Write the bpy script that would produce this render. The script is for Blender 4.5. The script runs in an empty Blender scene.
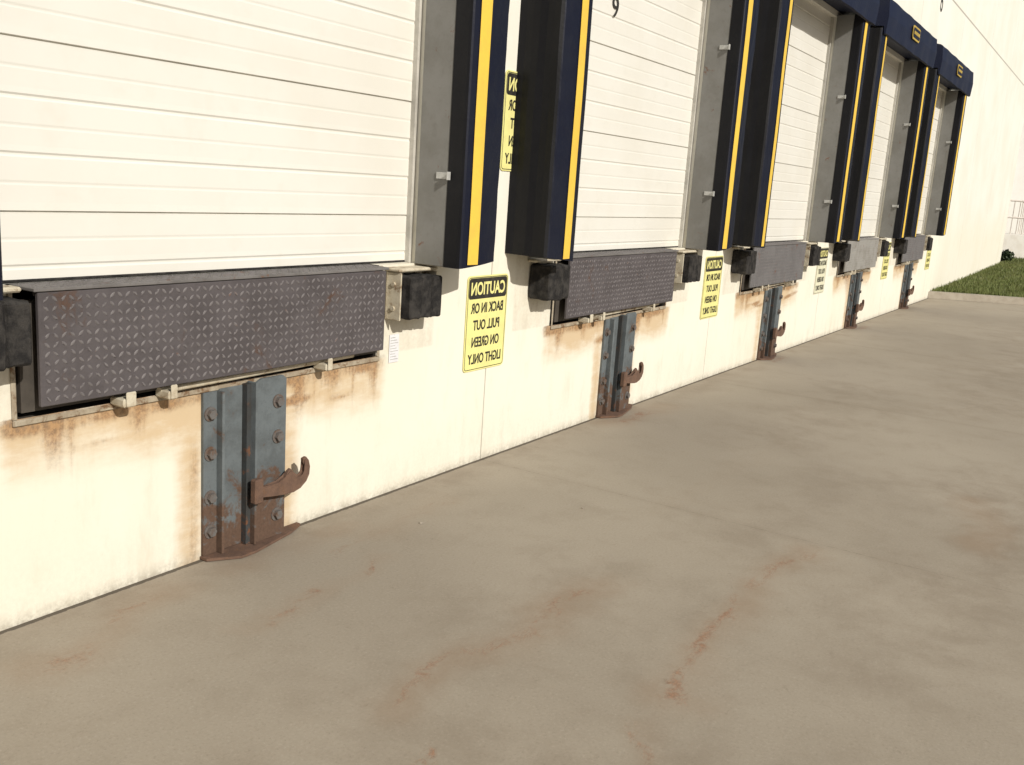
import bpy, bmesh, math, random
from mathutils import Vector, Matrix, noise
random.seed(4)
S = bpy.context.scene
COL = S.collection

# ------------------------------------------------------------------ helpers
def new_obj(name, me, parent=None, loc=(0,0,0)):
    o = bpy.data.objects.new(name, me)
    COL.objects.link(o)
    o.location = loc
    if parent is not None:
        o.parent = parent
    return o

def empty(name, loc):
    o = bpy.data.objects.new(name, None)
    o.empty_display_size = 0.2
    COL.objects.link(o)
    o.location = loc
    return o

def finish(bm, name, mats, parent=None, loc=(0,0,0), smooth=False):
    me = bpy.data.meshes.new(name)
    bmesh.ops.recalc_face_normals(bm, faces=bm.faces)
    bm.to_mesh(me); bm.free()
    for m in mats: me.materials.append(m)
    if smooth:
        for p in me.polygons: p.use_smooth = True
    return new_obj(name, me, parent, loc)

def box(bm, x0,x1,y0,y1,z0,z1, mi=0, bev=0.0, seg=1):
    t = bmesh.new()
    vs = [t.verts.new(p) for p in ((x0,y0,z0),(x1,y0,z0),(x1,y1,z0),(x0,y1,z0),(x0,y0,z1),(x1,y0,z1),(x1,y1,z1),(x0,y1,z1))]
    for f in ((3,2,1,0),(4,5,6,7),(0,1,5,4),(1,2,6,5),(2,3,7,6),(3,0,4,7)):
        t.faces.new([vs[i] for i in f])
    if bev > 0:
        bmesh.ops.bevel(t, geom=t.edges[:], offset=bev, segments=seg, affect='EDGES')
    merge(bm, t, mi)

def merge(bm, t, mi=0):
    mp = {}
    for v in t.verts: mp[v] = bm.verts.new(v.co)
    for f in t.faces:
        try:
            nf = bm.faces.new([mp[v] for v in f.verts]); nf.material_index = mi
        except ValueError: pass
    t.free()

def cyl(bm, p0, p1, r, n=12, mi=0, r2=None):
    p0=Vector(p0); p1=Vector(p1); d=(p1-p0)
    q = d.to_track_quat('Z','Y').to_matrix()
    r2 = r if r2 is None else r2
    a=[bm.verts.new(p0+q@Vector((math.cos(2*math.pi*i/n)*r,math.sin(2*math.pi*i/n)*r,0))) for i in range(n)]
    b=[bm.verts.new(p1+q@Vector((math.cos(2*math.pi*i/n)*r2,math.sin(2*math.pi*i/n)*r2,0))) for i in range(n)]
    for i in range(n):
        f=bm.faces.new((a[i],a[(i+1)%n],b[(i+1)%n],b[i])); f.material_index=mi
    f=bm.faces.new(a[::-1]); f.material_index=mi
    f=bm.faces.new(b); f.material_index=mi

def prism(bm, pts, axis, t0, t1, mi=0):
    def P(p,t):
        return (t,p[0],p[1]) if axis=='x' else ((p[0],t,p[1]) if axis=='y' else (p[0],p[1],t))
    a=[bm.verts.new(P(p,t0)) for p in pts]; b=[bm.verts.new(P(p,t1)) for p in pts]
    n=len(pts)
    fs=[bm.faces.new(a), bm.faces.new(b[::-1])]
    for i in range(n): fs.append(bm.faces.new((a[i],b[i],b[(i+1)%n],a[(i+1)%n])))
    for f in fs: f.material_index=mi

def tag(o, label, cat, group=None):
    o["label"]=label; o["category"]=cat
    if group: o["group"]=group

# ------------------------------------------------------------------ materials
class NT:
    def __init__(s, name):
        s.m=bpy.data.materials.new(name); s.m.use_nodes=True
        s.t=s.m.node_tree; s.n=s.t.nodes; s.b=s.n['Principled BSDF']
        g=s.n.new('ShaderNodeNewGeometry'); s.pos=g.outputs['Position']
    def L(s,a,b): s.t.links.new(a,b)
    def _in(s,sock,v):
        if isinstance(v,bpy.types.NodeSocket): s.L(v,sock)
        else: sock.default_value=v
    def math(s,op,a,b=0.0,c=None,clamp=False):
        n=s.n.new('ShaderNodeMath'); n.operation=op; n.use_clamp=clamp
        s._in(n.inputs[0],a); s._in(n.inputs[1],b)
        if c is not None: s._in(n.inputs[2],c)
        return n.outputs[0]
    def noise(s,scale,detail=5,rough=0.6,stretch=None,vec=None,dist=0.0):
        v=vec if vec is not None else s.pos
        if stretch:
            mp=s.n.new('ShaderNodeMapping'); s.L(v,mp.inputs[0]); mp.inputs['Scale'].default_value=stretch; v=mp.outputs[0]
        n=s.n.new('ShaderNodeTexNoise'); s.L(v,n.inputs['Vector'])
        n.inputs['Scale'].default_value=scale; n.inputs['Detail'].default_value=detail; n.inputs['Roughness'].default_value=rough
        n.inputs['Distortion'].default_value=dist
        return n.outputs['Fac']
    def step(s,v,a,b):
        n=s.n.new('ShaderNodeMapRange'); n.clamp=True; n.interpolation_type='SMOOTHSTEP'
        s._in(n.inputs['Value'],v); s._in(n.inputs['From Min'],a); s._in(n.inputs['From Max'],b)
        n.inputs['To Min'].default_value=0; n.inputs['To Max'].default_value=1
        return n.outputs[0]
    def mix(s,f,a,b,mode='MIX'):
        n=s.n.new('ShaderNodeMix'); n.data_type='RGBA'; n.blend_type=mode
        s._in(n.inputs[0],f)
        for sock,v in ((n.inputs[6],a),(n.inputs[7],b)):
            if isinstance(v,tuple): sock.default_value=(v[0],v[1],v[2],1)
            else: s.L(v,sock)
        return n.outputs[2]
    def bump(s,h,strength=0.3,dist=0.01):
        n=s.n.new('ShaderNodeBump'); n.inputs['Strength'].default_value=strength; n.inputs['Distance'].default_value=dist
        s.L(h,n.inputs['Height']); s.L(n.outputs[0],s.b.inputs['Normal'])
    def sep(s):
        n=s.n.new('ShaderNodeSeparateXYZ'); s.L(s.pos,n.inputs[0]); return n.outputs
    def attr(s,name):
        n=s.n.new('ShaderNodeAttribute'); n.attribute_name=name
        q=s.n.new('ShaderNodeSeparateColor'); s.L(n.outputs['Color'],q.inputs[0]); return q.outputs
    def out(s,col,rough=0.7,metal=0.0,spec=0.4):
        if isinstance(col,tuple): s.b.inputs['Base Color'].default_value=(*col,1)
        else: s.L(col,s.b.inputs['Base Color'])
        s._in(s.b.inputs['Roughness'],rough); s.b.inputs['Metallic'].default_value=metal
        s.b.inputs['Specular IOR Level'].default_value=spec
        return s.m

RUST=(0.20,0.085,0.04)
def worn(name,col,dark=None,rough=0.6,metal=0.0,sc=9,rust=0.0,rustcol=RUST,rsc=14,bump=0.25,spec=0.4,amt=0.6,lo=.38,hi=.66,zrust=None):
    k=NT(name)
    dark=dark or tuple(c*0.55 for c in col)
    n1=k.noise(sc,5,.65)
    c=k.mix(k.math('MULTIPLY',k.step(n1,lo,hi),amt),col,dark)
    n3=k.noise(sc*9,3,.6)
    c=k.mix(k.math('MULTIPLY',k.step(n3,.52,.75),.35),c,dark)
    r=rough
    if rust>0:
        n2=k.noise(rsc,7,.7,dist=.5)
        if zrust:
            z=k.sep()[2]
            n2=k.math('ADD',n2,k.math('MULTIPLY',k.step(z,zrust,0.0),.26))
        m=k.step(n2,.62-.25*rust,.74-.22*rust)
        rc=k.mix(n3,rustcol,tuple(x*0.45 for x in rustcol))
        c=k.mix(m,c,rc)
        r=k.math('ADD',k.math('MULTIPLY',m,.25),rough)
    if bump>0: k.bump(n3,bump,.004)
    return k.out(c,r,metal,spec)

BAYC0=2.735; PITCH=3.57; NB=5
def wall_mat():
    k=NT('painted_concrete_wall')
    a=k.attr('stain'); p=k.sep()
    c=k.mix(k.step(k.noise(.9,5,.6),.35,.7),(.78,.765,.70),(.73,.71,.625))
    blot=k.noise(5,6,.7,stretch=(1.6,1,.5))
    low=k.step(p[2],2.0,.9)
    c=k.mix(k.math('MULTIPLY',low,.45),c,(.75,.70,.56))
    c=k.mix(k.math('MULTIPLY',k.step(blot,.50,.75),k.math('ADD',k.math('MULTIPLY',low,.24),.08)),c,(.58,.52,.40))
    fine=k.noise(48,5,.75)
    c=k.mix(k.math('MULTIPLY',k.step(fine,.62,.76),.35),c,(.42,.35,.25))
    st=k.noise(24,5,.7,stretch=(1.6,1,.14))
    hb=k.noise(7,6,.7,stretch=(.8,1,2.6))
    mixn=k.math('ADD',k.math('MULTIPLY',st,.55),k.math('MULTIPLY',fine,.45))
    hz=k.step(k.math('MULTIPLY',a[2],k.math('ADD',hb,k.math('MULTIPLY',blot,.5))),.14,.70)
    c=k.mix(k.math('MULTIPLY',hz,.78),c,(.53,.375,.205))
    f=k.step(k.math('MULTIPLY',a[0],k.math('ADD',mixn,.02)),.11,.43)
    rc=k.mix(k.step(fine,.40,.62),(.38,.21,.09),(.20,.11,.055))
    c=k.mix(k.math('MULTIPLY',f,.85,clamp=True),c,rc)
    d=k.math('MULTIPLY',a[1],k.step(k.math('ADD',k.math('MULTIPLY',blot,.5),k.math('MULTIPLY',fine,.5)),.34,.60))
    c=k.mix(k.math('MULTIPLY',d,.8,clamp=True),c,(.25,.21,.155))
    m=k.math('ABSOLUTE',k.math('SUBTRACT',k.math('MODULO',k.math('ADD',p[0],PITCH*10.5-4.665),PITCH),PITCH/2))
    j1=k.math('LESS_THAN',m,k.math('ADD',k.math('MULTIPLY',blot,.005),.0018))
    j2=k.math('LESS_THAN',k.math('ABSOLUTE',k.math('SUBTRACT',p[2],4.95)),.014)
    j=k.math('MAXIMUM',j1,j2)
    c=k.mix(k.math('MULTIPLY',j,.62),c,(.20,.17,.13))
    k.bump(k.math('SUBTRACT',k.math('MULTIPLY',fine,.5),j),.30,.006)
    return k.out(c,.8,spec=.2)

def ground_mat():
    k=NT('worn_concrete_yard')
    a=k.attr('stain'); p=k.sep()
    c=k.mix(k.step(k.noise(.5,4,.55),.33,.68),(.374,.328,.262),(.322,.281,.223))
    mid=k.noise(2.6,8,.72,dist=.2)
    c=k.mix(k.math('MULTIPLY',k.step(mid,.46,.74),.36),c,(.245,.205,.155))
    g=k.noise(85,4,.8)
    c=k.mix(k.math('MULTIPLY',k.step(g,.52,.72),.38),c,(.18,.147,.11))
    c=k.mix(k.math('MULTIPLY',k.step(g,.47,.28),.34),c,(.51,.46,.385))
    br=k.noise(17,7,.78,dist=.8)
    c=k.mix(k.math('MULTIPLY',k.step(br,.58,.76),.48),c,(.17,.133,.10))
    d=k.math('MULTIPLY',a[1],k.step(mid,.30,.62))
    c=k.mix(k.math('MULTIPLY',d,.55,clamp=True),c,(.20,.157,.115))
    f2=k.step(k.math('MULTIPLY',a[2],k.math('ADD',mid,.1)),.12,.75)
    c=k.mix(k.math('MULTIPLY',f2,.36),c,(.30,.20,.125))
    f=k.step(k.math('MULTIPLY',a[0],k.math('ADD',k.math('MULTIPLY',br,1.5),-.18)),.34,.66)
    ridge=k.step(k.math('ABSOLUTE',k.math('SUBTRACT',k.noise(7,6,.7,dist=.4,stretch=(.6,1.6,1)),.5)),.024,.004)
    f=k.math('MAXIMUM',k.math('MULTIPLY',f,.58),k.math('MULTIPLY',k.math('MULTIPLY',ridge,k.step(a[0],.2,.8)),.36))
    c=k.mix(f,c,k.mix(k.step(g,.4,.6),(.33,.150,.075),(.19,.10,.060)))
    m=k.math('ABSOLUTE',k.math('SUBTRACT',k.math('MODULO',k.math('ADD',p[0],PITCH*10.5-4.66),PITCH),PITCH/2))
    j=k.math('LESS_THAN',m,k.math('MULTIPLY',k.math('SUBTRACT',br,.42),.018))
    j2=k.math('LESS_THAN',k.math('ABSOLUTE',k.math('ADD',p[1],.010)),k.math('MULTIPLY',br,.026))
    c=k.mix(k.math('MULTIPLY',k.step(m,.08,.0),.12),c,(.20,.16,.12))
    c=k.mix(k.math('MULTIPLY',j,.40),c,(.13,.105,.08))
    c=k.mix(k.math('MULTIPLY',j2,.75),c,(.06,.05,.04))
    h=k.math('SUBTRACT',k.math('ADD',k.math('MULTIPLY',g,.38),k.math('MULTIPLY',br,.2)),k.math('MULTIPLY',j,.6))
    k.bump(h,.42,.008)
    return k.out(c,.92,spec=.15)

M_wall=wall_mat(); M_ground=ground_mat()
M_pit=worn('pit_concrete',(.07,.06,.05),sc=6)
M_pitfr=worn('pit_edge_steel',(.38,.33,.25),(.20,.15,.10),sc=11,rust=.5,rustcol=(.22,.13,.07),rough=.8)
M_door=worn('white_door_paint',(.715,.700,.645),(.655,.630,.56),rough=.42,sc=.9,bump=.03,amt=.6)
M_joint=worn('door_joint_grey',(.50,.48,.43),sc=4)  # darker grey colour of the grooves between door sections
M_trim=worn('door_side_trim',(.50,.48,.43),sc=4)
M_frame=worn('grey_seal_frame',(.205,.202,.192),(.14,.135,.12),rough=.65,sc=3,rust=.02)
M_vblack=worn('black_vinyl',(.0075,.0075,.0095),(.012,.012,.014),rough=.55,sc=5,bump=.3,amt=.5,spec=.18)
M_navy=worn('navy_vinyl',(.0068,.0085,.020),(.013,.015,.024),rough=.5,sc=5,bump=.3,amt=.5,spec=.22)
M_hood=worn('navy_hood_vinyl',(.0085,.0120,.033),(.013,.017,.032),rough=.55,sc=5,bump=.3,amt=.5,spec=.25)
M_yel=worn('yellow_stripe_vinyl',(.78,.52,.07),(.60,.40,.08),rough=.5,sc=9,bump=.1,amt=.4)
M_badge=worn('badge_yellow',(.50,.36,.08),sc=9,bump=.0)
M_rubber=worn('bumper_rubber',(.017,.016,.016),(.060,.055,.050),rough=.9,sc=18,bump=.9,amt=.7,spec=.2)
M_cream=worn('dirty_cream_steel',(.56,.51,.40),(.34,.27,.18),rough=.7,sc=14,rust=.34,rustcol=(.26,.16,.085))
M_plate=worn('diamond_plate_steel',(.098,.087,.090),(.062,.054,.055),rough=.74,metal=.08,sc=6,rust=.12,rustcol=(.13,.08,.06),rsc=5,spec=.3)
M_loz=worn('diamond_plate_raised',(.178,.164,.165),(.110,.100,.100),rough=.68,metal=.08,sc=5,rust=.05,bump=.1,spec=.3)
M_deck=worn('worn_deck_steel',(.17,.16,.155),(.10,.092,.088),rough=.75,metal=.05,sc=7,rust=.15)
M_plate2=worn('grey_plate_steel',(.155,.150,.150),(.105,.10,.10),rough=.7,metal=.1,sc=7,rust=.12,rsc=6)
M_plate3=worn('pale_plate_steel',(.30,.29,.27),(.20,.185,.16),rough=.65,metal=.1,sc=7,rust=.15,rsc=6)
M_blue=worn('blue_grey_restraint_paint',(.122,.140,.148),(.066,.073,.075),rough=.72,sc=9,rust=.22,rustcol=(.14,.085,.058),rsc=9,zrust=.46)
M_bluedk=worn('restraint_slot',(.045,.050,.052),(.035,.028,.022),sc=12,rust=.3)
M_rust=worn('rusty_steel',(.150,.088,.060),(.080,.050,.037),rough=.88,sc=18,bump=.6,rust=.38,rustcol=(.22,.12,.070))
M_bolt=worn('bolt_steel',(.14,.135,.13),(.11,.07,.05),rough=.7,metal=.15,sc=30,rust=.5,rustcol=(.17,.10,.065))
M_sign=worn('yellow_sign_face',(.80,.76,.30),(.64,.58,.24),rough=.4,sc=7,bump=0,amt=.45)
M_signw=worn('faded_sign_face',(.74,.73,.55),(.60,.56,.38),rough=.4,sc=7,bump=0,amt=.45)
M_ink=worn('black_sign_ink',(.022,.02,.018),(.06,.055,.045),rough=.5,sc=20,bump=0)
M_label=worn('white_label',(.74,.74,.76),rough=.5,sc=40,amt=.2,bump=0)
M_clip=worn('galvanised_clip',(.50,.50,.48),rough=.45,metal=.2,sc=20,amt=.4)
M_kerb=worn('kerb_concrete',(.36,.32,.26),(.26,.22,.17),rough=.85,sc=5)
M_soil=worn('lawn_ground',(.095,.11,.035),(.07,.07,.03),rough=.95,sc=3)
M_grass=worn('grass_blades',(.115,.145,.036),(.17,.165,.06),rough=.7,sc=2.5,bump=0.0)
M_leaf=worn('shrub_leaves',(.04,.06,.02),(.02,.03,.01),rough=.6,sc=20)
M_wing=worn('pale_render_wall',(.82,.80,.76),(.76,.73,.68),rough=.8,sc=1)
M_rail=worn('pale_rail_paint',(.74,.68,.62),(.62,.52,.46),rough=.5,sc=9,rust=.03)
M_stair=worn('stair_concrete',(.80,.77,.71),(.68,.63,.55),rough=.85,sc=4)
M_roof=worn('roof_edge_metal',(.35,.33,.3),sc=3)

# ------------------------------------------------------------------ ground sheet
def frange(a,b,s):
    n=max(1,int(round((b-a)/s))); return [a+(b-a)*i/n for i in range(n)]
def segd(x,y,a,b):
    ax,ay=a; bx,by=b; dx,dy=bx-ax,by-ay; l=dx*dx+dy*dy
    t=0 if l==0 else max(0,min(1,((x-ax)*dx+(y-ay)*dy)/l))
    return math.hypot(x-ax-t*dx,y-ay-t*dy)
TR=[((2.80,-2.05),(3.30,-2.03),.032,1.0),((3.30,-2.03),(3.80,-1.95),.034,1.0),((3.9,-1.99),(4.45,-2.02),.045,.82),
    ((2.2,-1.33),(2.75,-1.36),.026,.80),((2.75,-1.36),(3.4,-1.42),.026,.78),((2.32,-.64),(2.66,-.58),.024,.82),((2.93,-.56),(3.05,-.55),.026,1.0),
    ((2.45,-2.12),(2.6,-2.05),.030,.84),((1.95,-1.62),(2.06,-1.57),.030,.86),((2.02,-.2),(2.25,-.15),.035,.70),((1.68,-.34),(1.80,-.31),.04,.72),
    ((6.2,-.2),(6.6,-.2),.07,.8),((9.8,-.2),(10.2,-.2),.07,.8),((13.4,-.2),(13.8,-.2),.07,.8),
    ((3.0,-.35),(3.9,-.32),.03,.60),((1.75,-1.9),(1.85,-1.85),.03,.74),((2.1,-2.35),(2.3,-2.3),.028,.70)]
HALO=[((2.8,-2.05),(4.5,-2.0),.12,.85),((2.2,-1.35),(3.5,-1.42),.12,.8),((2.3,-.62),(3.1,-.56),.08,.65),((5.2,-2.72),(6.0,-2.6),.14,.9),
    ((2.6,-.15),(3.3,-.2),.10,.7),((1.65,-.33),(2.3,-.16),.12,.8),((3.3,-.35),(3.9,-.3),.12,.6),((6.1,-.2),(6.9,-.2),.15,.8),((2.3,-2.1),(2.6,-2.1),.1,.6),((4.6,-1.2),(6.5,-1.3),.14,.4)]
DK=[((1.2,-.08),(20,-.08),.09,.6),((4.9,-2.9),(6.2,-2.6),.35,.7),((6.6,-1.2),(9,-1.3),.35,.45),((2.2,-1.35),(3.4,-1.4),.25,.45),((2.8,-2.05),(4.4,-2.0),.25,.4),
    ((9,-2.3),(16,-2.2),.5,.5),((1.6,-2.0),(2.4,-2.3),.35,.7),((3.6,-2.6),(4.6,-2.7),.35,.6),((1.2,-1.3),(2.0,-1.9),.35,.65),((4.4,-1.7),(6.0,-1.9),.3,.4)]
xs=[-300,-80,-20,-5,0]+frange(.5,6.5,.035)+frange(6.5,12,.12)+frange(12,24,.3)+[24,28,34,45,70,120,300]
ys=[-300,-120,-60,-30,-12,-7,-5]+frange(-3.6,0,.035)+[0,.4,30,120,300]
bm=bmesh.new()
grid=[[bm.verts.new((x,y,0)) for x in xs] for y in ys]
for j in range(len(ys)-1):
    for i in range(len(xs)-1):
        bm.faces.new((grid[j][i],grid[j][i+1],grid[j+1][i+1],grid[j+1][i]))
vals=[]
def acc(L,wx,wy):
    r=0
    for a,b,w,s in L:
        q=segd(wx,wy,a,b)/w
        if q<3: r=max(r,s*math.exp(-q*q*.6))
    return r
for y in ys:
    for x in xs:
        r=d=h=0.0
        if -6<y<.5 and 0<x<26:
            wx=x+.06*noise.noise(Vector((x*3,y*3,1))); wy=y+.09*noise.noise(Vector((x*2.6,y*2.2,7)))+.05*noise.noise(Vector((x*8,y*8,2)))
            r=acc(TR,wx,wy)*(1+.35*noise.noise(Vector((x*5,y*5,4)))); d=acc(DK,wx,wy); h=acc(HALO,wx,wy)
        vals.append((r,d,h,1))
g=finish(bm,'ground',[M_ground])
ca=g.data.color_attributes.new('stain','FLOAT_COLOR','POINT')
for i,v in enumerate(vals): ca.data[i].color=v
g["kind"]="structure"

# ------------------------------------------------------------------ warehouse
ZS=1.2; ZD=3.6; WX1=30.6; WX0=-8; WH=9.0
bays=[BAYC0+PITCH*i for i in range(NB)]
holes=[]
for c in bays:
    holes.append((c-1.22,c+1.22,ZS,ZD)); holes.append((c-.93,c+.93,.745,ZS))
xs=[WX0,-4,0]+frange(.9,5.2,.022)+frange(5.2,9.2,.05)+frange(9.2,20,.15)+frange(20,WX1,.8)+[WX1]
zs=frange(0,1.3,.03)+frange(1.3,5,.25)+frange(5,WH,.8)+[WH]
for h in holes: xs+= [h[0],h[1]]
zs+=[.745,ZS,ZD]
def uniq(a,keep):
    a=sorted(a); o=[]
    for v in a:
        if o and abs(v-o[-1])<.006:
            if v in keep: o[-1]=v
            continue
        o.append(v)
    return o
kx={h[0] for h in holes}|{h[1] for h in holes}
xs=uniq(xs,kx); zs=uniq(zs,{.745,ZS,ZD})
bm=bmesh.new(); V={}
def gv(x,z):
    k=(x,z)
    if k not in V: V[k]=bm.verts.new((x,0,z))
    return V[k]
for i in range(len(xs)-1):
    mx=(xs[i]+xs[i+1])/2
    hh=[h for h in holes if h[0]<mx<h[1]]
    for j in range(len(zs)-1):
        mz=(zs[j]+zs[j+1])/2
        if any(h[2]<mz<h[3] for h in hh): continue
        bm.faces.new((gv(xs[i],zs[j]),gv(xs[i+1],zs[j]),gv(xs[i+1],zs[j+1]),gv(xs[i],zs[j+1])))
def q(pts,mi=0):
    f=bm.faces.new([bm.verts.new(p) for p in pts]); f.material_index=mi
for c in bays:
    a,b=c-1.22,c+1.22; e,f_=c-.93,c+.93; D=.3
    q([(a,0,ZS),(a,D,ZS),(a,D,ZD),(a,0,ZD)]); q([(b,0,ZS),(b,D,ZS),(b,D,ZD),(b,0,ZD)])
    q([(a,0,ZD),(b,0,ZD),(b,D,ZD),(a,D,ZD)])
    q([(a,0,ZS),(e,0,ZS),(e,D,ZS),(a,D,ZS)]); q([(f_,0,ZS),(b,0,ZS),(b,D,ZS),(f_,D,ZS)])
    P=.7
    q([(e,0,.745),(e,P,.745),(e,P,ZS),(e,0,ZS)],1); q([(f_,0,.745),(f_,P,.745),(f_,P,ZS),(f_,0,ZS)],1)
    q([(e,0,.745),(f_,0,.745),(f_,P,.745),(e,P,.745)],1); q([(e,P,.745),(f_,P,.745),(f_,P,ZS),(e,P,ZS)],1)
q([(WX1,0,0),(WX1,25,0),(WX1,25,WH),(WX1,0,WH)]); q([(WX0,0,0),(WX0,25,0),(WX0,25,WH),(WX0,0,WH)])
q([(WX0,25,0),(WX1,25,0),(WX1,25,WH),(WX0,25,WH)])
bm.verts.index_update()
rnd=random.Random(11); drips=[]
for bi,c in enumerate(bays):
    for t in range(20):
        x=c-.93+1.86*rnd.random()
        drips.append((x,.74,.010+.022*rnd.random(),.07+.30*rnd.random()**1.6,.55+.4*rnd.random()))
    for x,w_,l,s_ in ((-.80,.06,.24,1),(-.74,.015,.32,.95),(-.45,.06,.17,1),(.62,.09,.17,.95),(.40,.06,.30,.95)): drips.append((c+x,.74,w_,l,s_))
    for bx in (c-1.14,c+1.14):
        for t in range(2): drips.append((bx-.13+.26*rnd.random(),.92,.012+.02*rnd.random(),.1+.15*rnd.random(),.3+.25*rnd.random()))
vals=[]
for v in bm.verts:
    x,y,z=v.co; r=d=h=0
    if y<.001 and z<1.25 and .8<x<21:
        for dx,zt,w,l,s in drips:
            if abs(x-dx)<3*w and z<=zt+.01 and z>zt-l*1.3:
                r=max(r,s*math.exp(-((x-dx)/w)**2)*max(0,1-(zt-z)/(l*1.25)))
        for c in bays:
            if abs(x-c)<1.15:
                n_=noise.noise(Vector((x*6,0,z*6)))
                ed=math.exp(-(max(0,abs(x-c)-.95)/.07)**2)
                r=max(r,.95*ed*math.exp(-(max(0,.70-z)/.035)**2)*(.65+.6*n_)*(1 if z<.75 else 0))
                d=max(d,.6*ed*math.exp(-(max(0,.745-z)/.05)**2)*(.7+.9*noise.noise(Vector((x*3,3,z*3))))*(1 if z<.75 else 0))
                if z<.745: h=max(h,ed*math.exp(-((.745-z)/.24)**2)*(1.0+.6*noise.noise(Vector((x*1.8,5,z*3)))))
                r=max(r,.85*ed*math.exp(-(abs(z-.60-.03*math.sin(x*3))/.022)**2)*max(0,noise.noise(Vector((x*3,9,z*4)))*2.2))
            if abs(x-(c+.06))<.36:
                e_=math.exp(-((abs(x-(c+.06))-.25)/.04)**2)
                r=max(r,.58*e_*(.7+.8*noise.noise(Vector((x*9,0,z*4))))); h=max(h,.8*math.exp(-((abs(x-(c+.06))-.27)/.09)**2))
            if abs(abs(x-c)-1.14)<.25 and z>.75: d=max(d,.25); h=max(h,.3)
        h=max(h,.45*(noise.noise(Vector((x*1.3,2,z*1.6)))+.15)) if x<3 else h
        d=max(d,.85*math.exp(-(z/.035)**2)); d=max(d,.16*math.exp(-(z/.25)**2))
    vals.append((max(0,r),max(0,d),max(0,h),1))
wh=empty('warehouse',(0,0,0))
tag(wh,"long cream painted concrete warehouse with five loading docks","warehouse")
me=bpy.data.meshes.new('wall'); bm.to_mesh(me); bm.free()
me.materials.append(M_wall); me.materials.append(M_pit)
wall=new_obj('wall',me,wh)
ca=me.color_attributes.new('stain','FLOAT_COLOR','POINT')
for i,v in enumerate(vals): ca.data[i].color=v
bm=bmesh.new(); box(bm,WX0-.1,WX1+.1,-.08,25.1,WH,WH+.2); finish(bm,'roof',[M_roof],wh)

# ------------------------------------------------------------------ text helper
def text_bm(bm,txt,cx,cz,w,h,y,mirror=False,mi=0,off=.02):
    cu=bpy.data.curves.new('t','FONT'); cu.body=txt; cu.offset=off; cu.resolution_u=4
    o=bpy.data.objects.new('t',cu); COL.objects.link(o)
    bpy.context.view_layer.update()
    me=bpy.data.meshes.new_from_object(o.evaluated_get(bpy.context.evaluated_depsgraph_get()))
    bpy.data.objects.remove(o)
    X=[v.co.x for v in me.vertices]; Y=[v.co.y for v in me.vertices]
    x0,x1,y0,y1=min(X),max(X),min(Y),max(Y)
    sg=-1 if mirror else 1
    vs=[bm.verts.new((cx+sg*((v.co.x-x0)/(x1-x0)-.5)*w,y,cz+((v.co.y-y0)/(y1-y0)-.5)*h)) for v in me.vertices]
    for p in me.polygons:
        try:
            f=bm.faces.new([vs[i] for i in p.vertices]); f.material_index=mi
        except ValueError: pass
    bpy.data.meshes.remove(me)

def rrect(cx,cz,w,h,r,n=5):
    pts=[]
    for sx,sz,a0 in ((1,1,0),(-1,1,90),(-1,-1,180),(1,-1,270)):
        for i in range(n+1):
            a=math.radians(a0+90*i/n)
            pts.append((cx+sx*(w/2-r)+r*math.cos(a),cz+sz*(h/2-r)+r*math.sin(a)))
    return pts

def copy_thing(root,loc):
    def rec(o,par):
        n=o.copy(); COL.objects.link(n)
        if par is not None: n.parent=par
        for ch in list(o.children): rec(ch,n)
        return n
    n=rec(root,None); n.location=loc; return n

# ------------------------------------------------------------------ dock door
def build_door():
    root=empty('dock_door',(bays[0],0,ZS))
    bm=bmesh.new()
    y=.06; H=ZD-ZS
    prof=[(0,y,0)]
    z=.24-.0935*4; k=-4
    lines=[]
    while z<H+.1:
        lines.append((z,k)); z+=.0935; k+=1
    for z,k in lines:
        if z<.03 or z>H-.03: continue
        if k%6==0: prof+=[(z-.007,y,0),(z-.0035,y+.008,1),(z+.0015,y+.008,1),(z+.003,y-.001,0),(z+.03,y,0)]
        elif k%2==0: prof+=[(z-.009,y,0),(z-.003,y+.0038,0),(z+.003,y+.0038,0),(z+.010,y-.001,0),(z+.03,y,0)]
        else: prof+=[(z-.007,y,0),(z-.002,y+.0014,0),(z+.002,y+.0014,0),(z+.009,y,0)]
    prof.append((H,y,0))
    for i in range(len(prof)-1):
        a,b=prof[i],prof[i+1]
        f=bm.faces.new([bm.verts.new(p) for p in ((-1.2,a[1],a[0]),(1.2,a[1],a[0]),(1.2,b[1],b[0]),(-1.2,b[1],b[0]))])
        f.material_index=1 if (a[2] and b[2]) else 0
    box(bm,-1.2,1.2,y+.02,y+.05,0,H)
    finish(bm,'panel',[M_door,M_joint],root)
    for s in (-1,1):
        bm=bmesh.new(); box(bm,min(s*1.2,s*1.217),max(s*1.2,s*1.217),.03,.10,0,H-.01,0,.003); finish(bm,'side_trim',[M_trim],root)
    bm=bmesh.new(); box(bm,-1.2,1.2,y-.004,y+.018,.001,.012,0,.003); finish(bm,'bottom_gasket',[M_rubber],root)
    tag(root,"closed white ribbed sectional overhead dock door","dock door","closed sectional doors along the dock wall")
    return root
door=build_door(); doors=[door]+[copy_thing(door,(c,0,ZS)) for c in bays[1:]]
bm=bmesh.new(); text_bm(bm,"9",-.27,1.615,.088,.135,.052,off=.0)
finish(bm,'door_number',[M_ink],doors[1]); doors[1]["label"]="closed white ribbed dock door with black number nine"
bm=bmesh.new(); text_bm(bm,"6",bays[4]-.3,4.78,.19,.32,-.004,off=.0); finish(bm,'dock_number',[M_ink],wh)

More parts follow.
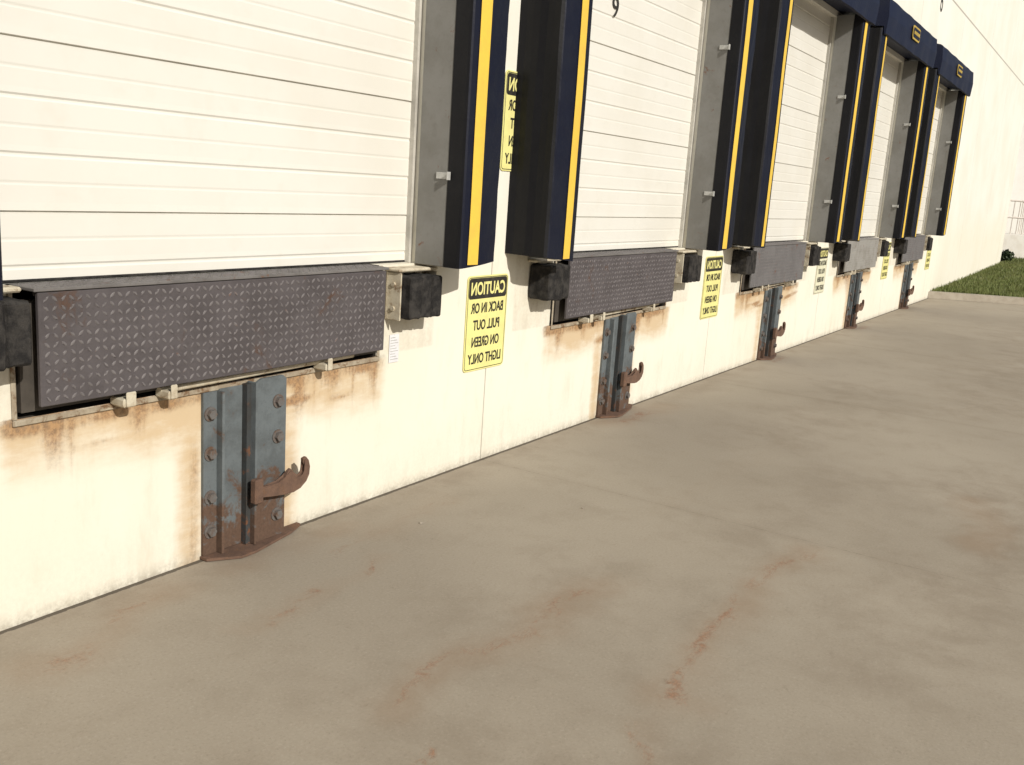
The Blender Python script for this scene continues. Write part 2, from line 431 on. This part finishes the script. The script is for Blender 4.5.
# ------------------------------------------------------------------ dock seal
ZT=3.62
PW=.315
def fbulge(x,z,sd=0):
    return -.012*math.sin(math.pi*min(1,max(0,x/PW)))-.004*noise.noise(Vector((x*4,z*1.6,3+sd)))-(.004*noise.noise(Vector((x*16,z*9,8+sd))) if x>.18 else 0)
def build_pad(root,side):
    W=PW; FY=-.29; X0=1.20
    sd=0 if side>0 else 20
    sec=[]
    sec+=[(0,-.19,0),(0,-.23,0),(0,FY+.02,0),(.004,FY+.006,0)]
    n=8
    for i in range(n+1): sec.append((.012+(W-.024)*i/n,None,1))
    sec+=[(W-.006,FY+.006,0),(W,FY+.02,0)]
    for i in range(1,7): sec.append((W,FY+.02+(0-(FY+.02))*i/6,0))
    sec+=[(.05,0,0),(.05,-.19,0)]
    NZ=60; bm=bmesh.new(); rows=[]
    for j in range(NZ+1):
        z=(ZT-ZS)*j/NZ
        row=[]
        for x,y,m in sec:
            yy=FY+fbulge(x,z,sd) if y is None else y
            xx=x
            if y is not None and x==W and -.28<y<-.01: xx+=.010*noise.noise(Vector((y*6,z*2.5,5+sd)))+.006*math.sin(y*40)
            zz=z+(.03*(x/W) if j==0 else 0)
            row.append(bm.verts.new((side*(X0+xx),yy,zz)))
        rows.append(row)
    m=len(sec)
    for j in range(NZ):
        for i in range(m):
            k=(i+1)%m
            f=bm.faces.new((rows[j][i],rows[j][k],rows[j+1][k],rows[j+1][i]))
            f.material_index=1 if (sec[i][2] or sec[k][2]) else 0
    bm.faces.new(rows[0]); bm.faces.new(rows[-1][::-1])
    pad=finish(bm,'side_pad',[M_vblack,M_navy],root)
    bm=bmesh.new(); A,B=(.050,.132) if side>0 else (.078,.160); nx=4; rows=[]
    for j in range(NZ+1):
        z=(ZT-ZS)*j/NZ
        zc=max(.02,z)
        rows.append([bm.verts.new((side*(X0+A+(B-A)*i/nx),FY+fbulge(A+(B-A)*i/nx,zc,sd)-.005,zc)) for i in range(nx+1)])
    for j in range(NZ):
        for i in range(nx): bm.faces.new((rows[j][i],rows[j][i+1],rows[j+1][i+1],rows[j+1][i]))
    finish(bm,'guide_stripe',[M_yel],pad)
    bm=bmesh.new()
    a,b=sorted((side*(X0+.003),side*(X0+.046)))
    box(bm,a,b,-.188,-.002,-.0,ZT-ZS,0,.003)
    fr=finish(bm,'frame',[M_frame],root)
    for z in (.45,1.57):
        bm=bmesh.new()
        a,b=sorted((side*(X0-.004),side*(X0+.002)))
        box(bm,a,b,-.205,-.12,z-.016,z+.016,0,.001)
        a,b=sorted((side*(X0-.030),side*(X0-.004)))
        box(bm,a,b,-.209,-.203,z-.020,z+.020,0,.001)
        finish(bm,'bracket',[M_clip],fr)
def build_seal():
    root=empty('dock_seal',(bays[0],0,ZS))
    build_pad(root,1); build_pad(root,-1)
    zb=3.56-ZS; bm=bmesh.new()
    prof=[(-.002,zb+.1),(-.300,zb+.08),(-.312,zb-.01),(-.332,zb),(-.345,zb+.2),(-.325,zb+.385),(-.29,zb+.405),(-.002,zb+.46)]
    NX=40; rows=[]
    for i in range(NX+1):
        x=-1.50+3.02*i/NX; r=[]
        for k,(y,z) in enumerate(prof):
            w=.012*noise.noise(Vector((x*3,z*3,1))) if 2<k<6 else 0
            r.append(bm.verts.new((x,y+w,z)))
        rows.append(r)
    m=len(prof)
    for i in range(NX):
        for k in range(m): bm.faces.new((rows[i][k],rows[i][(k+1)%m],rows[i+1][(k+1)%m],rows[i+1][k]))
    bm.faces.new(rows[0]); bm.faces.new(rows[-1][::-1])
    hood=finish(bm,'head_hood',[M_hood],root)
    bm=bmesh.new()
    prism(bm,rrect(0,zb+.22,.44,.16,.04),'y',-.362,-.354,0)
    prism(bm,rrect(0,zb+.22,.39,.115,.03),'y',-.366,-.3625,1)
    for k,(a,b) in enumerate(((-.17,-.10),(-.08,-.02),(0,.05),(.07,.16))):
        box(bm,a,b,-.3705,-.3665,zb+.200,zb+.238,0)
    finish(bm,'badge',[M_badge,M_hood],hood)
    tag(root,"navy and black dock seal with yellow guide stripes","dock seal","dock seals framing the doors")
    return root
seal=build_seal(); seals=[seal]+[copy_thing(seal,(c,0,ZS)) for c in bays[1:]]
for ch in seal.children:
    if ch.name.split('.')[0] in ('side_pad','frame') and ch.data.vertices[0].co.x<0: ch.location.x=.082

# ------------------------------------------------------------------ leveler
def lozenges(bm,u0,u1,v0,v1,P,mi,pitch=.031,flip=.25):
    d=pitch; nu=int((u1-u0)/d); nv=max(1,int((v1-v0)/d))
    su=(u1-u0)/nu; sv=(v1-v0)/nv
    for i in range(nu):
        for j in range(nv):
            cu=u0+(i+.5)*su; cv=v0+(j+.5)*sv
            a=math.radians(45 if (i+j)%2 else -45)
            L=d*.47; W=d*.165
            ca,sa=math.cos(a),math.sin(a)
            out=[(-L,0),(-L*.4,-W),(L*.4,-W),(L,0),(L*.4,W),(-L*.4,W)]
            o=[]; t=[]
            for x,y in out:
                o.append(bm.verts.new(P(cu+x*ca-y*sa,cv+x*sa+y*ca,0.0)))
                x*=.7;y*=.5
                t.append(bm.verts.new(P(cu+x*ca-y*sa,cv+x*sa+y*ca,.0023)))
            f=bm.faces.new(t); f.material_index=mi
            for k in range(6):
                f=bm.faces.new((o[k],o[(k+1)%6],t[(k+1)%6],t[k])); f.material_index=0 if random.random()<flip else mi
def build_leveler():
    root=empty('dock_leveler',(bays[0],0,.745))
    Z=ZS-.745; HW=.89
    bm=bmesh.new()
    box(bm,-HW,HW,-.082,-.064,.050,Z-.016,0,.003)
    lozenges(bm,-HW+.012,HW-.012,.058,Z-.024,lambda u,v,h:(u,-.0822-h,v),1)
    finish(bm,'lip',[M_plate,M_loz],root)
    bm=bmesh.new()
    box(bm,-.905,.905,-.086,.058,Z-.0125,Z-.0005,0,.002)
    lozenges(bm,-.90,.90,-.082,.05,lambda u,v,h:(u,v,Z-.0003+h),1)
    finish(bm,'deck_plate',[M_deck,M_loz],root)
    bm=bmesh.new()
    n=22
    for i in range(n):
        x0=-HW+2*HW*i/n; cyl(bm,(x0+.003,-.054,Z-.022),(x0+2*HW/n-.003,-.054,Z-.022),.008,8)
    finish(bm,'hinge',[M_plate],root)
    bm=bmesh.new()
    cyl(bm,(-.38,-.030,.024),(.72,-.030,.038),.014,12)
    finish(bm,'support_bar',[M_cream],root)
    for x,s in ((-.55,1.15),(-.36,.8),(.50,.8)):
        bm=bmesh.new()
        box(bm,x-.024*s,x+.024*s,-.090,-.004,-.004,.030,0,.006)
        box(bm,x-.018*s,x+.018*s,-.100,-.0895,.000,.056,0,.004)
        finish(bm,'lip_keeper',[M_cream],root)
    bm=bmesh.new()
    box(bm,-.950,.950,-.010,-.003,-.024,-.002,0,.003)
    box(bm,-.950,-.932,-.008,-.003,-.001,Z-.002,0,.003); box(bm,.932,.950,-.008,-.003,-.001,Z-.002,0,.003)
    finish(bm,'pit_frame',[M_pitfr],root)
    bm=bmesh.new()
    for x in (-.7,-.3,.1,.5,.8): box(bm,x-.02,x+.02,-.04,.5,Z-.16,Z-.03)
    box(bm,-.92,.92,-.012,.02,.022,Z-.05)
    finish(bm,'under_frame',[M_pit],root)
    tag(root,"dock leveler with hanging diamond plate lip","dock leveler","dock levelers below the doors")
    return root
lev=build_leveler(); levs=[lev]+[copy_thing(lev,(c,0,.745)) for c in bays[1:]]
for l in levs[1:]: l.scale=(.965,1,1)
def remat(root,names,i,m):
    for ch in root.children:
        if ch.name.split('.')[0] in names:
            ch.material_slots[i].link='OBJECT'; ch.material_slots[i].material=m
remat(levs[2],('lip',),0,M_plate2); remat(levs[3],('lip','deck_plate'),0,M_plate3); remat(levs[4],('lip',),0,M_plate2)
remat(levs[3],('lip',),1,M_plate3)
levs[3]["label"]="dock leveler with pale grey plate lip"

# ------------------------------------------------------------------ bumpers
def build_bumper(plain=False):
    root=empty('dock_bumper',(0,0,.93))
    bm=bmesh.new(); n=3
    y1=-.006 if plain else -.022
    for i in range(n):
        x0=-.120+.262*i/n; x1=x0+.262/n-.0015
        j=[random.uniform(-.004,.004) for _ in range(3)]
        box(bm,x0,x1,-.150+j[0],y1,.012+j[1],.225+j[2],0,.008)
    bmesh.ops.subdivide_edges(bm,edges=bm.edges[:],cuts=3,use_grid_fill=True)
    for v in bm.verts: v.co+=noise.noise_vector(v.co*24)*.006+noise.noise_vector(v.co*70)*.0025
    finish(bm,'rubber_pad',[M_rubber],root)
    if not plain:
        for s in (-1,1):
            bm=bmesh.new()
            a,b=sorted((s*.128,s*.137))
            if s>0: a+=.018;b+=.018
            box(bm,a,b,-.098,-.004,.002,.238,0,.002)
            box(bm,min(s*.125,s*.08),max(s*.125,s*.08),-.012,-.004,.002,.238,0,.002)
            xo=b if s>0 else a
            for z in (.06,.18): cyl(bm,(xo,-.055,z),(xo+s*.010,-.055,z),.012,6)
            finish(bm,'steel_angle',[M_cream],root)
    bm=bmesh.new(); box(bm,-.15,.160,-.10 if not plain else -.07,-.003,.242,.260,0,.006); finish(bm,'top_plate',[M_cream],root)
    if plain: tag(root,"worn black rubber dock bumper block on the wall","dock bumper","rubber bumpers beside each dock leveler")
    else: tag(root,"black rubber dock bumper between cream steel angles","dock bumper","rubber bumpers beside each dock leveler")
    return root
bpA=build_bumper(True); bpB=build_bumper(False)
bpA.location=(bays[0]-1.095,0,.945); bpB.location=(bays[0]+1.12,0,.93)
for c in bays[1:]:
    copy_thing(bpA,(c-1.11,0,.93)); copy_thing(bpB,(c+1.10,0,.93))

# ------------------------------------------------------------------ restraint
def build_restraint():
    root=empty('vehicle_restraint',(bays[0]+.06,0,0))
    bm=bmesh.new()
    prism(bm,[(-.215,-.003),(-.215,-.016),(-.146,-.016),(-.146,-.050),(-.136,-.054),(-.132,-.048),(-.132,-.003)],'z',.018,.722)
    finish(bm,'channel_plate',[M_blue],root)
    bm=bmesh.new()
    box(bm,-.131,.012,-.016,-.004,.018,.728,0,.002)
    finish(bm,'channel_back',[M_blue],root)
    bm=bmesh.new()
    box(bm,-.010,.022,-.046,-.0165,.018,.735,0)
    finish(bm,'track_slot',[M_bluedk],root)
    bm=bmesh.new()
    prism(bm,[(.026,.018),(.205,.018),(.205,.735),(.185,.752),(.060,.752),(.026,.735)],'y',-.058,-.046)
    box(bm,.196,.205,-.0455,-.003,.018,.733,0,.002)
    box(bm,.014,.026,-.075,-.018,.018,.742,0,.002)
    finish(bm,'channel_plate',[M_blue],root)
    for x,y,zs_ in ((-.181,-.016,(.12,.27,.46,.63)),(.155,-.058,(.12,.48,.64))):
        for z in zs_:
            bm=bmesh.new()
            cyl(bm,(x,y+.0005,z),(x,y-.005,z),.031,16); cyl(bm,(x,y-.005,z),(x,y-.022,z),.021,6)
            finish(bm,'bolt',[M_bolt],root)
    bm=bmesh.new()
    prism(bm,[(-.222,-.003),(-.222,-.045),(-.10,-.125),(-.02,-.125),(.24,-.070),(.34,-.028),(.34,-.003)],'z',.0045,.016)
    finish(bm,'base_plate',[M_rust],root)
    pts=[(-.01,.236),(.10,.226),(.19,.214),(.245,.210),(.296,.222),(.334,.248),(.356,.285),(.362,.322),(.352,.356),(.330,.378),
         (.308,.372),(.308,.352),(.322,.332),(.320,.306),(.306,.288),(.280,.280),(.256,.286),(.244,.304),(.238,.326),(.222,.340),(.204,.330),(.184,.300),(.14,.284),(-.01,.288)]
    sc=.87
    pts=[(.02+(x-.02)*sc,.26+(z-.26)*(sc if z<.3 else sc+.04)) for x,z in pts]
    bm=bmesh.new(); prism(bm,pts,'y',-.110,-.082)
    bmesh.ops.bevel(bm,geom=[e for e in bm.edges if abs(e.verts[0].co.y-e.verts[1].co.y)<1e-6],offset=.007,segments=3,affect='EDGES')
    for v in bm.verts: v.co+=noise.noise_vector(v.co*25)*.002
    finish(bm,'hook',[M_rust],root)
    bm=bmesh.new()
    box(bm,-.016,.032,-.112,-.0755,.215,.325,0,.006)
    finish(bm,'carriage',[M_rust],root)
    tag(root,"rusty blue-grey vehicle restraint with upturned hook","vehicle restraint","vehicle restraints mounted below the levelers")
    return root
rs=build_restraint()
for c in bays[1:]: copy_thing(rs,(c+.06,0,0))

# ------------------------------------------------------------------ signs
def build_sign():
    root=empty('caution_sign',(0,0,0))
    w,h=.415,.55
    bm=bmesh.new(); prism(bm,rrect(0,h/2,w,h,.025),'y',-.0065,-.003); finish(bm,'board',[M_sign],root)
    bm=bmesh.new()
    bm.faces.new([bm.verts.new((x,-.0078,z)) for x,z in rrect(0,h-.073,w-.03,.118,.018)])
    finish(bm,'header_band',[M_ink],root)
    bm=bmesh.new()
    o=rrect(0,h/2,w-.016,h-.016,.02); i_=rrect(0,h/2,w-.024,h-.024,.016)
    vo=[bm.verts.new((x,-.0074,z)) for x,z in o]; vi=[bm.verts.new((x,-.0074,z)) for x,z in i_]
    for k in range(len(o)): bm.faces.new((vo[k],vo[(k+1)%len(o)],vi[(k+1)%len(o)],vi[k]))
    finish(bm,'border',[M_ink],root)
    bm=bmesh.new()
    text_bm(bm,"CAUTION",0,h-.073,.345,.075,-.009,True,0,.03); finish(bm,'headline',[M_sign],root)
    for k,(t,ww) in enumerate((("BACK IN OR",.33),("PULL OUT",.27),("ON GREEN",.28),("LIGHT ONLY",.34))):
        bm=bmesh.new(); text_bm(bm,t,0,h-.185-.098*k,ww,.060,-.009,True,0,.022)
        finish(bm,'text_line',[M_ink],root)
    tag(root,"yellow caution sign with mirrored black lettering","sign","mirrored caution signs on the dock wall")
    return root
sg=build_sign(); sg.location=(4.63,0,.560)
signs=[sg]
for i in range(1,NB): signs.append(copy_thing(sg,(4.635+PITCH*i,0,.565)))
for ch in signs[2].children:
    if ch.name.startswith('board'): ch.material_slots[0].link='OBJECT'; ch.material_slots[0].material=M_signw
up=copy_thing(sg,(4.885,0,1.70)); up["label"]="upper yellow caution sign between two dock seals"
signs[2]["label"]="faded pale caution sign with mirrored lettering"
lb=empty('sticker',(3.80,0,.70)); bm=bmesh.new(); box(bm,-.038,.038,-.005,-.003,0,.145); finish(bm,'paper',[M_label],lb)
bm=bmesh.new()
for k in range(9): box(bm,-.03,.03-.012*(k%3),-.0065,-.0055,.015+k*.014,.018+k*.014)
finish(bm,'print',[M_clip],lb); tag(lb,"small white printed sticker on the cream wall","sticker")

# ------------------------------------------------------------------ kerb, lawn, landing
kp=[(19.5,-.01),(19.9,-.7),(20.4,-1.6),(20.8,-3),(21.0,-5),(21.1,-14)]
bm=bmesh.new(); W=.15; ring=[]
for i,p in enumerate(kp):
    a=Vector(kp[max(0,i-1)]); b=Vector(kp[min(len(kp)-1,i+1)]); t=(b-a).normalized(); n=Vector((-t.y,t.x))
    if n.x<0: n=-n
    p=Vector(p); q0=p; q1=p+n*.02; q2=p+n*W
    ring.append([bm.verts.new((*q0,0.002)),bm.verts.new((*q1,.12)),bm.verts.new((*q2,.13)),bm.verts.new((*q2,.002))])
for i in range(len(ring)-1):
    for k in range(3): bm.faces.new((ring[i][k],ring[i+1][k],ring[i+1][k+1],ring[i][k+1]))
bm.faces.new(ring[0])
kb=finish(bm,'kerb',[M_kerb]); kb["kind"]="structure"
bm=bmesh.new()
px=[0,2,4,7,10,14,20,40]; pz=[.115,.14,.17,.22,.27,.33,.40,.45]
rows=[]
for x,y in kp:
    rows.append([bm.verts.new((x+.13+dx,min(y,-.02),z)) for dx,z in zip(px,pz)])
for i in range(len(rows)-1):
    for j in range(len(px)-1): bm.faces.new((rows[i][j],rows[i][j+1],rows[i+1][j+1],rows[i+1][j]))
e=[bm.verts.new((v.co.x,6,v.co.z)) for v in rows[0]]
for j in range(5,len(px)-1): bm.faces.new((rows[0][j],rows[0][j+1],e[j+1],e[j]))
lw=finish(bm,'lawn',[M_soil]); lw["kind"]="structure"
def lz(dx):
    for a,b,c,d in zip(px,px[1:],pz,pz[1:]):
        if a<=dx<=b: return c+(d-c)*(dx-a)/(b-a)
    return .45
bm=bmesh.new(); rg=random.Random(5)
def kx_at(y):
    for (x0,y0),(x1,y1) in zip(kp,kp[1:]):
        if y1<=y<=y0: return x0+(x1-x0)*(y-y0)/(y1-y0)
    return 21
for i in range(30000):
    y=-rg.random()**1.2*4.5-.03; dx=.04+rg.random()**1.4*17; x=kx_at(y)+.13+dx; z0=lz(dx)-.003
    h=.03+.06*rg.random(); a=rg.random()*6.28; w=.008+.006*rg.random()
    lx,ly=rg.uniform(-.03,.03),rg.uniform(-.03,.03)
    v=[bm.verts.new((x-math.cos(a)*w,y-math.sin(a)*w,z0)),bm.verts.new((x+math.cos(a)*w,y+math.sin(a)*w,z0)),bm.verts.new((x+lx,y+ly,z0+h))]
    bm.faces.new(v)
gr=finish(bm,'grass',[M_grass]); gr["kind"]="stuff"
ld=empty('entrance_landing',(33.4,0,.2))
bm=bmesh.new(); box(bm,0,2.2,-.9,1.5,0.0,.85,0,.01)
for i in range(4): box(bm,.2,1.6,-.9-.3*(i+1),-.9-.3*i-.001,0,.85-.17*(i+1)+.001,0,.006)
finish(bm,'steps',[M_stair],ld)
bm=bmesh.new()
for z in (1.35,1.85): cyl(bm,(.05,-.85,z),(.05,1.45,z),.028,8)
for i in range(15):
    y=-.85+2.3*i/14; cyl(bm,(.05,y,.85),(.05,y,1.85),.026 if i%7==0 else .014,6)
finish(bm,'railing',[M_rail],ld)
bm=bmesh.new()
for z in (1.35,1.85): cyl(bm,(1.7,-.85,z),(2.15,-.85,z),.022,8)
for i in range(4):
    x=1.7+.45*i/3; cyl(bm,(x,-.85,.85),(x,-.85,1.85),.014,6)
finish(bm,'railing',[M_rail],ld); ld.rotation_euler=(0,0,math.radians(25)); tag(ld,"concrete entrance landing with pale metal railing","landing")
wg=empty('office_wing',(39.4,-3.2,0)); bm=bmesh.new(); box(bm,0,14,0,8.2,0,8.5,0,.02); finish(bm,'wall',[M_wing],wg)
bm=bmesh.new(); box(bm,-.1,14.1,-.1,8.3,8.5,8.7); finish(bm,'roof',[M_roof],wg)
bm=bmesh.new(); box(bm,-.03,-.002,6.8,7.7,.4,2.5,0,.005); finish(bm,'door',[M_frame],wg)
wg.rotation_euler=(0,0,math.radians(32))
tag(wg,"pale rendered building wing beyond the lawn","building")
sh=empty('shrub',(31.4,-.05,.27)); bm=bmesh.new()
for i in range(600):
    d=Vector((rg.gauss(0,1),rg.gauss(0,1),rg.gauss(0,1))).normalized()*(rg.random()**.4)
    p=Vector((d.x*.22,d.y*.2,.17+d.z*.17))*(1+.25*noise.noise(d*2.5))
    u=Vector((rg.gauss(0,1),rg.gauss(0,1),rg.gauss(0,1))).normalized()*.04; w=u.orthogonal()*.6
    bm.faces.new([bm.verts.new(p-u),bm.verts.new(p+w),bm.verts.new(p+u),bm.verts.new(p-w)])
finish(bm,'foliage',[M_leaf],sh)
bm=bmesh.new()
for i in range(6):
    a=i*1.05; cyl(bm,(0,0,0),(.12*math.cos(a),.12*math.sin(a),.25),.010,6,r2=.005)
finish(bm,'stem',[M_rust],sh); tag(sh,"small dark green shrub beside the warehouse corner","shrub")
gr_p=[(3.55,-.42,.010),(4.3,-.9,.007)]
for x,y,r in gr_p:
    bm=bmesh.new(); bmesh.ops.create_icosphere(bm,subdivisions=2,radius=r)
    for v in bm.verts: v.co+=noise.noise_vector(v.co*90+Vector((x,y,0)))*r*.35; v.co.z*=.6
    o=finish(bm,'pebble',[M_kerb],None,(x,y,r*.4)); tag(o,"small pale stone chip lying on the concrete","pebble","stone chips on the concrete yard")

# ------------------------------------------------------------------ light
w=bpy.data.worlds.new("World"); S.world=w; w.use_nodes=True
nt=w.node_tree; bg=nt.nodes['Background']; sky=nt.nodes.new('ShaderNodeTexSky'); sky.sky_type='NISHITA'; sky.sun_disc=False
Ldir=Vector((.34,1,-.64)).normalized()
to=-Ldir; sky.sun_elevation=math.asin(to.z); sky.sun_rotation=math.atan2(to.x,to.y)
sky.dust_density=2.0
nt.links.new(sky.outputs[0],bg.inputs[0]); bg.inputs[1].default_value=.06
sl=bpy.data.lights.new('sun','SUN'); sl.energy=4.1; sl.angle=math.radians(.55); sl.color=(1,.955,.87)
so=bpy.data.objects.new('sun',sl); COL.objects.link(so); so.rotation_euler=Ldir.to_track_quat('-Z','Y').to_euler(); so.location=(-5,-10,9)

# ------------------------------------------------------------------ camera
F=966.0
a=Vector((626,-160,F)).normalized(); gdn=Vector((-312,4618,F)).normalized()
u=-gdn; u=(u-a*u.dot(a)).normalized(); yv=u.cross(a)
R=Matrix(((a.x,-a.y,-a.z),(yv.x,-yv.y,-yv.z),(u.x,-u.y,-u.z)))
cd=bpy.data.cameras.new('camera'); cd.sensor_width=36; cd.lens=F/1024*36; cd.clip_start=.05; cd.clip_end=1000
co=bpy.data.objects.new('camera',cd); COL.objects.link(co)
co.matrix_world=Matrix.Translation((0,-3.09,1.65))@R.to_4x4()
S.camera=co
S.view_settings.view_transform='Standard'; S.view_settings.look='None'; S.view_settings.exposure=0
